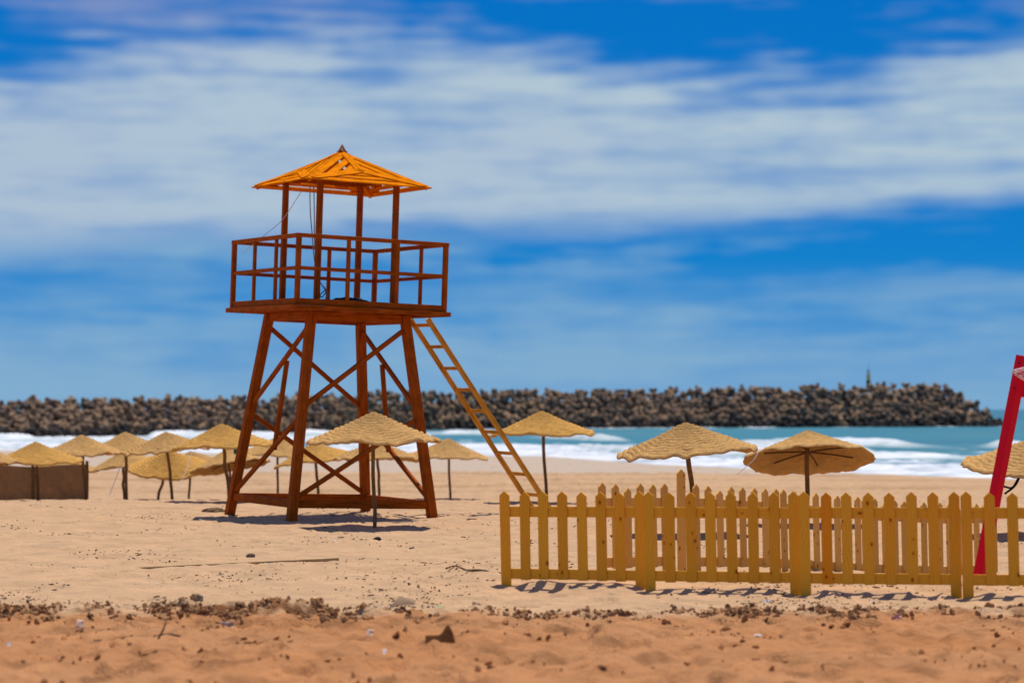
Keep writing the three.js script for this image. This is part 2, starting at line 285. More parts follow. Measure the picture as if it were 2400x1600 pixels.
// ------------------------------------------------------------------ breakwater of concrete tetrapods
{
  const R = rng(4242);
  const tetra = (() => {                              // four blunt tapered legs meeting at the middle
    const dirs = [V(0, 1, 0), V(0.943, -0.333, 0), V(-0.471, -0.333, 0.816), V(-0.471, -0.333, -0.816)];
    return mergeGeometries(dirs.map((d) => { const g = new THREE.CylinderGeometry(0.30, 0.52, 0.92, 7, 1, false); g.translate(0, 0.46, 0); g.applyQuaternion(new THREE.Quaternion().setFromUnitVectors(V(0, 1, 0), d)); return g; }));
  })();
  const o = thing('breakwater', 'long breakwater heaped with brown concrete tetrapods across the bay', 'breakwater');
  const place = [], slope = 8.5;
  const pt = (px, t) => { const d0 = bwD(px), d = d0 + slope * t, top = EYE + (959 - bwTop(px)) / F * (d0 + slope) - 0.8; return V(X(px, d0) * (1 + slope * t / d0), mix(SEA - 0.5, Math.max(top, SEA - 0.3), t), -d); };
  for (let px = -1080; px < 2340; px += 17.5) {
    const tall = pt(px, 1).y - SEA, rows = Math.max(2, Math.round(tall / (1.12 * bwD(px) / 520)));
    for (let r = 0; r <= rows; r++) {
      const t = (r + (R() - 0.5) * 0.7) / rows, p = pt(px + (r % 2 ? 8.7 : 0) + (R() - 0.5) * 10, clamp(t, 0, 1.06)), s = (1.22 + R() * 0.42) * (bwD(px) / 520 * 0.9 + 0.1);
      p.y += (R() - 0.3) * 0.3;
      place.push({ p, s, q: new THREE.Quaternion().setFromEuler(new THREE.Euler(R() * 6.3, R() * 6.3, R() * 6.3)), wet: p.y < SEA + 0.9 + noise(px * 0.02, 5) * 0.8 });
    }
    if (R() < 0.5) { const p = pt(px + R() * 8, 1.15); p.y += -0.35 + R() * 0.5; place.push({ p, s: 0.9 + R() * 0.3, q: new THREE.Quaternion().setFromEuler(new THREE.Euler(R() * 6.3, R() * 6.3, R() * 6.3)), wet: false }); }
  }
  const seen = (e) => { const px = 1200 + e.p.x / -e.p.z * F; return px > 5 && px < 2395; };
  place.sort((a, b) => (seen(b) - seen(a)) || (b.p.z - a.p.z));
  place.slice(0, 300).forEach((e, i) => { const m = mesh('tetrapod', tetra, e.wet ? M.algae : M.concrete[(i * 7 + ((i / 3) | 0)) % 4], o); m.position.copy(e.p); m.scale.setScalar(e.s); m.quaternion.copy(e.q); });
  const rest = place.slice(300), im = new THREE.InstancedMesh(tetra, M.concrete[0].clone(), rest.length), c = new THREE.Color();
  im.material.color.setRGB(1, 1, 1);
  rest.forEach((e, i) => { im.setMatrixAt(i, new THREE.Matrix4().compose(e.p, e.q, V(e.s, e.s, e.s))); const k = (e.wet ? M.algae : M.concrete[(i * 7 + ((i / 3) | 0)) % 4]).color; im.setColorAt(i, c.copy(k)); });
  im.name = 'tetrapod_pile'; im.userData = { kind: 'stuff' }; lit(im); o.add(im);
  // the mound under the blocks
  const pos = [], idx = []; let k = 0;
  for (let px = -1095; px <= 2330; px += 25) {
    const a = pt(px, 0), b = pt(px, 1); a.y -= 1.6; b.y -= 1.0;
    const dir = V(b.x, 0, b.z).normalize();
    const c1 = b.clone().addScaledVector(dir, 5), c2 = c1.clone().addScaledVector(dir, 8); c2.y = a.y;
    for (const v of [a.clone().addScaledVector(dir, 1.2), b.addScaledVector(dir, 1.2), c1, c2]) pos.push(v.x, v.y, v.z);
    if (k) for (let q = 0; q < 3; q++) { const u = (k - 1) * 4 + q, w = k * 4 + q; idx.push(u, w, u + 1, w, w + 1, u + 1); }
    k++;
  }
  const last = (k - 1) * 4; idx.push(last, last + 1, last + 2, last, last + 2, last + 3);
  const cg = new THREE.BufferGeometry(); cg.setAttribute('position', new THREE.Float32BufferAttribute(pos, 3)); cg.setAttribute('uv', new THREE.Float32BufferAttribute(pos.flatMap((v, i) => (i % 3 === 0 ? [v * 0.2, pos[i + 1] * 0.2] : [])), 2)); cg.setIndex(idx); cg.computeVertexNormals();
  mesh('rubble_core', cg, M.core, o);
}
{ // small light beacon near the end of the breakwater
  const d = 556, x = X(2036, d), y = Y(906, d);
  const o = thing('light_beacon', 'small yellow and black light beacon standing on the breakwater', 'beacon', [x, y - 0.5, -d]);
  const dark = std({ color: new THREE.Color().setRGB(0.02, 0.03, 0.045), roughness: 0.6 }), yel = std({ color: new THREE.Color().setRGB(0.80, 0.62, 0.16), roughness: 0.6 }), gr = std({ color: new THREE.Color().setRGB(0.35, 0.36, 0.36), roughness: 0.6 });
  const cyl = (n, r0, r1, h, y0, m) => { const g = new THREE.CylinderGeometry(r1, r0, h, 14); g.translate(0, y0 + h / 2, 0); mesh(n, g, m, o); };
  cyl('base', 0.50, 0.46, 2.0, 0, dark); cyl('yellow_band', 0.46, 0.43, 1.35, 2.002, yel); cyl('gallery', 0.6, 0.52, 0.12, 3.36, gr); cyl('lantern', 0.22, 0.24, 0.65, 3.484, gr); cyl('cap', 0.3, 0.05, 0.3, 4.138, dark); cyl('antenna', 0.035, 0.03, 1.2, 4.442, dark);
}
{ // far-off boat beyond the end of the breakwater
  const d = 2400, s = d / F, o = thing('sailing_boat', 'tiny distant boat with dark blue sail past the breakwater end', 'boat', [X(2312, d), SEA, -d]);
  const blue = std({ color: new THREE.Color().setRGB(0.03, 0.10, 0.30), roughness: 0.8, side: THREE.DoubleSide }), hull = std({ color: new THREE.Color().setRGB(0.08, 0.10, 0.14) });
  const h = new THREE.Shape(); h.moveTo(-7 * s, 0.3 * s); h.lineTo(-8 * s, 3 * s); h.lineTo(9 * s, 3.2 * s); h.lineTo(6 * s, 0.2 * s); h.closePath();
  const hg = new THREE.ExtrudeGeometry(h, { depth: 2.2, bevelEnabled: false }); hg.translate(0, -0.5, -1.1); mesh('hull', hg, hull, o);
  const q = new THREE.Shape(); q.moveTo(-5 * s, 4.4 * s); q.lineTo(6 * s, 4.6 * s); q.lineTo(0.5 * s, 17.5 * s); q.closePath();
  const qg = new THREE.ExtrudeGeometry(q, { depth: 0.12, bevelEnabled: false }); mesh('sail', qg, blue, o);
  mesh('mast', tube([V(0.4 * s, 3 * s, 0), V(0.5 * s, 18 * s, 0)], 0.18, 2, 6), hull, o);
}

// ------------------------------------------------------------------ lifeguard tower
const TOWER = V(X(774, 41.5), 0.0, -41.5);
const tower = thing('lifeguard_tower', 'tall red-brown wooden lifeguard tower with slatted orange pyramid roof', 'lifeguard tower', TOWER.toArray());
tower.rotation.order = 'ZYX'; tower.rotation.z = -0.0305; tower.rotation.y = 0.5105;      // leans a little; a corner faces the camera
{
  let sd = 1; const T = (n, a, b, w, h, up, m = M.towerWood, p = tower) => mesh(n, timber(a, b, w, h, up, sd++), m, p);
  const UP = V(0, 1, 0), HB = 1.307, HT = 0.88, TOP = 3.34;
  const legAt = (sx, sz, y) => { const k = mix(HB, HT, y / 3.4); return V(sx * k, y, sz * k); };
  const C = [[-1, 1], [1, 1], [1, -1], [-1, -1]];        // near, right, back, left as the photo sees them
  for (const [sx, sz] of C) T('leg', legAt(sx, sz, -0.35), legAt(sx, sz, TOP + 0.12), 0.15, 0.15, V(sx, 0, 0));
  for (let i = 0; i < 4; i++) {
    const a = C[i], b = C[(i + 1) % 4], out = V(a[0] + b[0], 0, a[1] + b[1]).normalize();
    const A = (y, o = 0.0) => legAt(a[0], a[1], y).addScaledVector(out, o), B = (y, o = 0.0) => legAt(b[0], b[1], y).addScaledVector(out, o);
    const trim = (p, q, t = 0.045) => [p.clone().lerp(q, t), q.clone().lerp(p, t)];
    const bar = (n, p, q, w, h, t) => { const [u, v] = trim(p, q, t); T(n, u, v, w, h, UP); };
    bar('stretcher', A(0.27), B(0.27), 0.06, 0.135, 0.03);
    bar('top_beam', A(3.40), B(3.40), 0.07, 0.14, 0.045);
    bar('brace', B(3.26), A(1.86), 0.055, 0.075, 0.04);            // each side has one long brace above and one below
    bar('brace', B(1.74), A(0.34), 0.055, 0.075, 0.04);
    if (i % 2 === 1) {                                              // a short upright between the two braces
      const p = B(3.26).lerp(A(1.86), 0.44), q = B(1.74).lerp(A(0.34), 0.44), inn = out.clone().multiplyScalar(-0.06);
      T('upright', p.add(inn), q.add(inn), 0.055, 0.075, out);
    } else if (i === 3) { /* left side is the odd one above */ }
  }
  // platform: edge boards, deck planks
  const P = 1.365, PO = P + 0.085;
  const deck = new THREE.Group(); deck.name = 'platform'; tower.add(deck);
  const n = 19, pw = (2 * PO - 0.07) / n;
  for (let i = 0; i < n; i++) { const x = -PO + 0.035 + (i + 0.5) * pw; T('plank', V(x, 3.535, -PO + 0.04), V(x, 3.535, PO - 0.04), pw - 0.008, 0.028, UP, M.towerWood, deck); }
  for (const s of [-1, 1]) {
    T('edge_board', V(-PO, 3.507, s * PO), V(PO, 3.507, s * PO), 0.03, 0.078, UP, M.towerWood, deck);
    T('edge_board', V(s * PO, 3.507, -PO + 0.017), V(s * PO, 3.507, PO - 0.017), 0.03, 0.078, UP, M.towerWood, deck);
  }
  for (const x of [-1.1, -0.45, 0.45, 1.1]) T('joist', V(x, 3.492, -PO + 0.03), V(x, 3.492, PO - 0.03), 0.05, 0.05, UP, M.towerWood, deck);
  // railing
  const rail = new THREE.Group(); rail.name = 'railing'; tower.add(rail);
  const th = [-P, -P / 3, P / 3, P];
  for (const [sx, sz] of C) T('corner_post', V(sx * P, 3.552, sz * P), V(sx * P, 4.66, sz * P), 0.078, 0.078, V(1, 0, 0), M.towerWood, rail);
  for (const s of [-1, 1]) {
    for (const k of [1, 2]) { T('post', V(th[k], 3.66, s * P), V(th[k], 4.66, s * P), 0.062, 0.05, V(0, 0, 1), M.towerWood, rail); T('post', V(s * P, 3.66, th[k]), V(s * P, 4.66, th[k]), 0.062, 0.05, V(1, 0, 0), M.towerWood, rail); }
    for (const [y, h, w] of [[4.693, 0.066, 0.085]]) { T('top_rail', V(-P - 0.042, y, s * P), V(P + 0.042, y, s * P), w, h, UP, M.towerWood, rail); T('top_rail', V(s * P, y, -P + 0.044), V(s * P, y, P - 0.044), w, h, UP, M.towerWood, rail); }
    const mid = 4.155, segs = [[-P + 0.04, th[1] - 0.03], [th[1] + 0.03, th[2] - 0.03], [th[2] + 0.03, P - 0.04]];
    for (const [a, b] of segs) { T('middle_rail', V(a, mid, s * P), V(b, mid, s * P), 0.045, 0.062, UP, M.towerWood, rail); T('middle_rail', V(s * P, mid, a), V(s * P, mid, b), 0.045, 0.062, UP, M.towerWood, rail); }
    T('toe_board', V(-P + 0.04, 3.605, s * P), V(P - 0.04, 3.605, s * P), 0.05, 0.105, UP, M.towerWood, rail); T('toe_board', V(s * P, 3.605, -P + 0.04), V(s * P, 3.605, P - 0.04), 0.05, 0.105, UP, M.towerWood, rail);
  }
  // roof posts
  const RP = 0.715;
  for (const [sx, sz] of C) T('roof_post', V(sx * RP, 3.551, sz * RP), V(sx * RP, 5.86, sz * RP), 0.09, 0.09, V(1, 0, 0));
  for (const s of [-1, 1]) { T('roof_plate', V(-RP - 0.04, 5.80, s * RP), V(RP + 0.04, 5.80, s * RP), 0.05, 0.08, UP); T('roof_plate', V(s * RP, 5.80, -RP + 0.03), V(s * RP, 5.80, RP - 0.03), 0.05, 0.08, UP); }
  // roof: each face is three fans of slats round its middle, framed by broad boards
  const roof = new THREE.Group(); roof.name = 'roof'; tower.add(roof);
  const E = 1.16, EY = 5.645, AY = 6.265, SL = Math.hypot(E, AY - EY);
  const face = (ry) => {
    const g = new THREE.Group();      // frame only for the maths; boards get baked matrices
    const xd = V(Math.cos(ry), 0, -Math.sin(ry)), out = V(Math.sin(ry), 0, Math.cos(ry));
    const yd = out.clone().multiplyScalar(-E).add(V(0, AY - EY, 0)).normalize(), zd = xd.clone().cross(yd);
    const m = new THREE.Matrix4().makeBasis(xd, yd, zd).setPosition(out.clone().multiplyScalar(E).add(V(0, EY, 0)));
    const A = new THREE.Vector2(-E, 0), B = new THREE.Vector2(E, 0), Cc = new THREE.Vector2(0, SL), G = new THREE.Vector2(0, SL * 0.36);
    const board = (name, pts, z, t = 0.022) => {
      const s = new THREE.Shape(pts), q = new THREE.ExtrudeGeometry(s, { depth: t, bevelEnabled: false }); q.translate(0, 0, z);
      const dir = pts[1].clone().sub(pts[0]).normalize(), p = q.attributes.position, uv = new Float32Array(p.count * 2), off = (sd++ * 0.37) % 1;
      for (let i = 0; i < p.count; i++) { const x = p.getX(i), y = p.getY(i); uv[i * 2] = -x * dir.y + y * dir.x + off; uv[i * 2 + 1] = x * dir.x + y * dir.y + off * 2; }
      q.setAttribute('uv', new THREE.BufferAttribute(uv, 2)); q.applyMatrix4(m); mesh(name, q, M.roofWood, roof);
    };
    for (const [p, q, bands] of [[A, B, [[0.0, 0.105], [0.162, 0.252], [0.312, 0.42]]], [B, Cc, [[0.0, 0.10], [0.152, 0.27], [0.325, 0.45]]], [Cc, A, [[0.0, 0.10], [0.152, 0.27], [0.325, 0.45]]]]) {
      const e = q.clone().sub(p), L = e.length(), u = e.clone().divideScalar(L), nn = new THREE.Vector2(-u.y, u.x), H = G.clone().sub(p).dot(nn), foot = G.clone().sub(p).dot(u);
      const on = (dd, side) => { const t = dd / H, x = side ? mix(L, foot, t) : mix(0, foot, t); return p.clone().addScaledVector(u, x).addScaledVector(nn, dd); };
      bands.forEach(([d0, d1], i) => { if (d0 > H * 0.85) return; d1 = Math.min(d1, H * 0.97); board(i ? 'slat' : (p === A ? 'eave_board' : 'hip_board'), [on(d0, 0), on(d0, 1), on(d1, 1), on(d1, 0)], 0); });
    }
    for (const c of [A, B, Cc]) {       // three spokes, laid over the ends of the slats
      const u = c.clone().sub(G), L = u.length(); u.divideScalar(L); const w = 0.075, nn = new THREE.Vector2(-u.y, u.x), at2 = (l, s) => G.clone().addScaledVector(u, l).addScaledVector(nn, s * w);
      const l1 = L - (c === Cc ? 0.14 : 0.20); board('spoke_board', [at2(-0.04, -1), at2(l1 - 0.02, -1), at2(l1 + 0.1, -0.25), at2(l1 + 0.1, 0.25), at2(l1 - 0.02, 1), at2(-0.04, 1)], 0.0245, 0.014);
    }
  };
  for (let i = 0; i < 4; i++) face(i * Math.PI / 2);
  for (const [sx, sz] of C) T('hip_rafter', V(sx * (E - 0.06), EY - 0.005, sz * (E - 0.06)), V(sx * 0.03, AY - 0.05, sz * 0.03), 0.05, 0.05, UP, M.roofWood, roof);
  const fb = new THREE.BoxGeometry(0.135, 0.03, 0.135); fb.translate(0, AY + 0.008, 0); mesh('finial_base', fb, M.finial, roof);
  const fc = new THREE.ConeGeometry(0.078, 0.125, 4, 1); fc.rotateY(Math.PI / 4); fc.translate(0, AY + 0.086, 0); mesh('finial', fc, M.finial, roof);
}
// world position of a point given in the tower's own frame
tower.updateMatrixWorld(true);
const onTower = (x, y, z) => V(x, y, z).applyMatrix4(tower.matrixWorld);
{ // ladder leaning on the far right side of the platform
  const o = thing('ladder', 'yellow wooden ladder leaning against the lifeguard tower platform', 'ladder', TOWER.toArray());
  o.rotation.copy(tower.rotation);
  const a0 = 4.48, y0 = -0.22, a1 = 1.59, y1 = 3.465, zc = 0.0, hw = 0.33; let sd = 5;
  const lp = (t, z) => V(mix(a0, a1, t), mix(y0, y1, t), z);
  for (const s of [-1, 1]) mesh('side_rail', timber(lp(0, zc + s * hw), lp(1, zc + s * hw), 0.05, 0.085, V(1, 0.7, 0), sd++), M.ladderWood, o);
  for (let i = 0; i < 10; i++) { const t = (3.36 - i * 0.368 - y0) / (y1 - y0); if (t > 0.03) mesh('rung', timber(lp(t, zc - hw + 0.025), lp(t, zc + hw - 0.025), 0.05, 0.062, V(0, 1, 0), sd++), M.ladderWood, o); }
}
{ // cords and a cloth left on the tower
  const c1 = thing('hanging_cord', 'pair of thin brown cords hanging from the tower roof to its deck', 'cord');
  for (const k of [0, 1]) {
    const pts = [onTower(-0.72, 5.62, 0.30 + k * 0.16), onTower(-0.71, 5.2, 0.33 + k * 0.16), onTower(-0.70, 4.7, 0.44 + k * 0.08), onTower(-0.68, 4.3, 0.52 + k * 0.06), onTower(-0.62, 4.0, 0.60), onTower(-0.5, 3.80, 0.63 + k * 0.05), onTower(-0.55 + k * 0.04, 3.6, 0.66)];
    mesh('strand', tube(pts, 0.009, 40, 6), M.cord, c1);
  }
  mesh('knot', tube([onTower(-0.5, 3.82, 0.62), onTower(-0.58, 3.72, 0.62), onTower(-0.6, 3.76, 0.6), onTower(-0.52, 3.86, 0.66)], 0.011, 12, 6), M.cord, c1);
  const c2 = mesh('guy_string', tube([onTower(-0.74, 5.55, 0.02), onTower(-0.95, 5.05, -0.3), onTower(-1.15, 4.80, -0.55), onTower(-1.34, 4.50, -1.05)], 0.006, 30, 5), M.whiteCord);
  tag(c2, 'pale string slung from the tower roof to its railing', 'string');
  const s = new THREE.SphereGeometry(0.5, 32, 14); const p = s.attributes.position;
  for (let i = 0; i < p.count; i++) { const x = p.getX(i), y = p.getY(i), z = p.getZ(i), q = 1 + 0.5 * noise(x * 5, z * 5, 3); p.setXYZ(i, x * 1.0, Math.max(0, y) * 0.32 * q, z * 0.36 * q); }
  s.computeVertexNormals(); s.rotateY(0.1);
  const cl = mesh('black_cloth', s, M.black); cl.position.copy(onTower(-0.25, 3.553, 1.08)); cl.rotation.copy(tower.rotation);
  tag(cl, 'crumpled black cloth lying on the lifeguard tower deck', 'cloth');
}

// ------------------------------------------------------------------ straw parasols
function canopyGeo(R, H, seed, wave) {
  const N = 13, sub = 7, seg = 96, pos = [], uv = [], idx = [], th = 0.022;
  const f = (t, a) => { const fold = wave * t * (noise(Math.cos(a) * 1.6 + seed, Math.sin(a) * 1.6, t * 1.2) + 0.6 * noise(Math.cos(a) * 4 + seed, Math.sin(a) * 4, t * 2 + 3) + 0.35 * noise(Math.cos(a) * 9 + seed, Math.sin(a) * 9, t * 4 + 7)); return H * (1 - 1.2 * t + 0.2 * t * t) + fold; };
  const rad = (t, a) => R * t * (1 + 0.02 * noise(Math.cos(a) * 1.3 + seed, Math.sin(a) * 1.3, 9) + 0.022 * noise(Math.cos(a) * 7 + seed, Math.sin(a) * 7, t * 8) + (t > 0.97 ? 0.02 * noise(a * 14, seed) : 0));
  const rows = N * sub + 1;
  for (let i = 0; i < rows; i++) {
    const t = i / (rows - 1), ph = (i % sub) / sub, bump = 0.029 * Math.max(0, Math.sin(Math.PI * ph)) ** 0.6 * Math.min(1, 0.4 + t * 4);
    for (let j = 0; j <= seg; j++) { const a = j / seg * Math.PI * 2, r = rad(t, a); pos.push(Math.cos(a) * r, f(t, a) + bump * (1 + 0.4 * noise(j * 0.9, i * 0.3, seed)), Math.sin(a) * r); uv.push(j / seg * 6, t * 2.2); }
  }
  const under = 14;
  for (let i = 0; i <= under; i++) { const t = 1 - i / under; for (let j = 0; j <= seg; j++) { const a = j / seg * Math.PI * 2, r = rad(t, a) * (i === 0 ? 1.004 : 1); pos.push(Math.cos(a) * r, f(t, a) - th - 0.006 * ((i * 7) % 3), Math.sin(a) * r); uv.push(j / seg * 6, t * 2.2); } }
  for (let i = 0; i < rows + under; i++) for (let j = 0; j < seg; j++) { const a = i * (seg + 1) + j, b = a + seg + 1; idx.push(a, a + 1, b, b, a + 1, b + 1); }
  const g = new THREE.BufferGeometry(); g.setAttribute('position', new THREE.Float32BufferAttribute(pos, 3)); g.setAttribute('uv', new THREE.Float32BufferAttribute(uv, 2)); g.setIndex(idx); g.computeVertexNormals();
  return g;
}
const CAN = [canopyGeo(1.03, 0.46, 1.3, 0.075), canopyGeo(1.03, 0.46, 5.7, 0.055), canopyGeo(1.03, 0.44, 9.1, 0.085), canopyGeo(1.03, 0.47, 14.4, 0.065)];
const strutGeo = tube([V(0.03, 0.115, 0), V(0.35, 0.10, 0), V(0.74, 0.062, 0)], 0.014, 6, 6);
// apex column and row, distance, rim radius in photo pixels, tilt (right side down +, near side up +), column of the foot
function umbrella(px, py, d, rpx, roll, pitch, footPx, v, label, group) {
  const R = rpx / F * d, k = R / 1.03, H = 0.46 * k, apex = at(px, py, d), fx = X(footPx, d), fy = ground(fx, d);
  const o = thing('straw_parasol', label, 'parasol', [fx, fy, -d], group);
  const tip = apex.clone().sub(o.position);
  const can = mesh('canopy', CAN[v % 4], M.straw[v % 3], o);
  const rot = new THREE.Euler(-pitch, v * 1.7, -roll, 'XZY'), q = new THREE.Quaternion().setFromEuler(rot);
  can.quaternion.copy(q); can.scale.setScalar(k);
  const drop = V(0, -H, 0).applyQuaternion(q); can.position.copy(tip).add(drop);
  const hub = tip.clone().addScaledVector(V(0, -1, 0).applyQuaternion(q), H * 0.28), R2 = rng(v * 31 + px | 0);
  const pts = [V(0, -0.35, 0)]; for (let i = 1; i <= 5; i++) { const t = i / 6; pts.push(V(hub.x * t + (R2() - 0.5) * 0.035, hub.y * t, hub.z * t + (R2() - 0.5) * 0.03)); } pts.push(hub);
  mesh('pole', tube(pts, 0.030 + R2() * 0.008, 30, 9), M.pole, o);
  for (let i = 0; i < 6; i++) {
    const a = i / 6 * Math.PI * 2 + 0.35, s = mesh('strut', strutGeo, M.stick, o);
    s.position.copy(tip).add(drop);
    s.quaternion.copy(q).multiply(new THREE.Quaternion().setFromAxisAngle(V(0, 1, 0), a)); s.scale.setScalar(k);
  }
  return o;
}
const B = 'parasols crowded left of the tower', C = 'parasols standing behind the tower legs';
umbrella(875, 965, 37.65, 155, -0.02, 0.0, 877, 0, 'straw parasol standing alone in front of the lifeguard tower');
umbrella(1270, 963, 48, 122, -0.02, 0.0, 1281, 1, 'straw parasol on a thin pole just beyond the ladder foot');
umbrella(1607, 987, 35.2, 165, -0.045, 0.0, 1634, 2, 'straw parasol with leaning pole behind the tall fence stake');
umbrella(1894, 1010, 38.3, 152, 0.0, 0.25, 1890, 3, 'straw parasol tipped back, its dark underside and struts showing');
umbrella(2440, 1022, 35, 177, 0.06, -0.11, 2446, 0, 'straw parasol behind the red post with black straps hanging');
umbrella(519, 993, 49, 118, -0.055, -0.01, 538, 1, 'straw parasol nearest the tower, its canopy against the leaning left leg');
umbrella(388, 1010, 55, 102, -0.06, -0.01, 406, 2, 'straw parasol in the left row, rim overlapping a deeply drooping canopy', B);
umbrella(293, 1013, 59.5, 98, -0.03, -0.02, 299, 3, 'straw parasol with two poles showing below it in the left row', B);
umbrella(190, 1019, 56, 104, -0.04, 0.02, 203, 0, 'straw parasol at the right end of the brown windbreak', B);
umbrella(83, 1035, 53.5, 108, -0.03, -0.015, 91, 1, 'straw parasol in front of the middle of the brown windbreak', B);
umbrella(-62, 1036, 52, 102, 0.02, -0.05, 2, 2, 'straw parasol at the outer end of the brown windbreak', B);
umbrella(149, 1066, 66, 80, 0.01, -0.03, 150, 3, 'small low straw parasol close against the brown windbreak', B);
umbrella(286, 1055, 64, 82, -0.17, 0.0, 291, 0, 'straw parasol hanging steeply down toward the end of the windbreak', B);
umbrella(396, 1054, 62, 97, 0.0, -0.25, 370, 1, 'straw parasol tipped far forward so its round top shows', B);
umbrella(446, 1056, 64, 84, -0.06, -0.14, 442, 2, 'straw parasol half hidden behind the one tipped far forward', B);
umbrella(533, 1052, 60, 94, -0.16, 0.13, 545, 3, 'straw parasol with dark underside tilted beside the left tower leg', B);
umbrella(652, 1022, 61, 96, 0.0, 0.0, 651, 0, 'straw parasol seen between the left and front tower legs', C);
umbrella(735, 1036, 58, 100, -0.15, 0.0, 748, 1, 'straw parasol sloping down steeply behind the front tower leg', C);
umbrella(884, 1030, 57, 102, 0.02, 0.05, 889, 2, 'straw parasol directly behind the lone parasol and the far tower leg', C);
umbrella(1050, 1028, 61, 95, 0.04, 0.0, 1057, 3, 'straw parasol between the right tower leg and the ladder', C);
{ // loose strings and straps
  const line = (name, pts, r, m, label, cat, group) => tag(mesh(name, tube(pts, r, 30, 5), m), label, cat, group);
  line('guy_rope', [at(287, 1080, 59), at(272, 1120, 58.6), at(249, 1180, 58)], 0.008, M.whiteCord, 'thin pale rope pegged in the sand beside the windbreak', 'rope');
  line('guy_rope', [at(450, 1060, 60), at(437, 1100, 59.6), at(414, 1150, 59)], 0.008, M.whiteCord, 'thin pale rope below the canopy tipped far forward', 'rope');
  line('loose_string', [at(1782, 1050, 37.4), at(1766, 1078, 37.2), at(1755, 1088, 37.2), at(1727, 1112, 37.2)], 0.005, M.whiteCord, 'loose pale string dangling from the parasol tipped back', 'string');
  const st = thing('black_strap', 'pair of black straps dangling under the parasol behind the red post', 'strap');
  for (const k of [0, 1]) { const pts = k ? [at(2392, 1112, 34.3), at(2378, 1138, 34.3), at(2354, 1157, 34.3)] : [at(2390, 1113, 34.3), at(2372, 1142, 34.3), at(2358, 1141, 34.3), at(2345, 1136, 34.3)]; mesh('strap', tube(pts, 0.016, 20, 6), M.black, st); }
  const tg = mesh('teal_tag', new THREE.BoxGeometry(0.07, 0.20, 0.02), std({ color: new THREE.Color().setRGB(0.03, 0.22, 0.30) })); tg.position.copy(at(551, 1052, 49.6)); tg.rotation.z = 0.1; tag(tg, 'small teal cloth tag beside the leaning left tower leg', 'tag');
}
{ // brown canvas windbreak under the parasols
  const d = 62.5, x0 = X(-60, d), x1 = X(205, d), n = 60, rows = 10, pos = [], uv = [], idx = [];
  const o = thing('windbreak', 'dark brown canvas windbreak stretched between posts under the parasols', 'windbreak', [x0, 0, -d]);
  for (let j = 0; j <= rows; j++) for (let i = 0; i <= n; i++) { const u = i / n, v = j / rows, x = u * (x1 - x0), yb = ground(x0 + x, d) - 0.1, yt = Y(1089, d) + 0.02 * Math.sin(u * 9) - 0.03 * Math.sin(u * Math.PI); pos.push(x, mix(yb, yt, v), 0.05 * noise(u * 6, v * 1.2, 3) + 0.02 * noise(u * 19, v * 3, 5)); uv.push(x, v); }
  for (let j = 0; j < rows; j++) for (let i = 0; i < n; i++) { const a = j * (n + 1) + i, b = a + n + 1; idx.push(a, a + 1, b, b, a + 1, b + 1); }
  const g = new THREE.BufferGeometry(); g.setAttribute('position', new THREE.Float32BufferAttribute(pos, 3)); g.setAttribute('uv', new THREE.Float32BufferAttribute(uv, 2)); g.setIndex(idx); g.computeVertexNormals();
  mesh('canvas', g, M.canvas, o);
  for (const u of [0, 0.52, 1]) { const x = u * (x1 - x0), y = ground(x0 + x, d); mesh('post', tube([V(x, y - 0.3, 0.07), V(x + 0.01, y + 0.5, 0.075), V(x, Y(1084, d) + 0.05, 0.07)], 0.04, 8, 8), M.stick, o); }
}

// ------------------------------------------------------------------ picket fences
const PW = 0.104, TH = 0.022;
function picketGeo(len, seed, flat) {
  const s = new THREE.Shape(), h = PW / 2, tip = flat ? 0.008 : 0.046;
  s.moveTo(-h, 0); s.lineTo(h, 0); s.lineTo(h, len - tip); s.lineTo(0, len); s.lineTo(-h, len - tip); s.closePath();
  const g = new THREE.ExtrudeGeometry(s, { depth: TH - 0.004, bevelEnabled: true, bevelThickness: 0.002, bevelSize: 0.002, bevelOffset: -0.002, bevelSegments: 1 });
  const p = g.attributes.position, uv = new Float32Array(p.count * 2), ou = (seed * 0.618034) % 1, ov = (seed * 0.414214) % 1;
  for (let i = 0; i < p.count; i++) { uv[i * 2] = p.getX(i) + p.getZ(i) + ou; uv[i * 2 + 1] = p.getY(i) * 0.97 + ov; }
  g.setAttribute('uv', new THREE.BufferAttribute(uv, 2)); return g;
}
const PKL = Array.from({ length: 8 }, (_, i) => picketGeo(1.06, i * 1.7 + 0.3)), PKS = Array.from({ length: 14 }, (_, i) => picketGeo(0.905, i * 2.3 + 5.1));
let pk = 0;
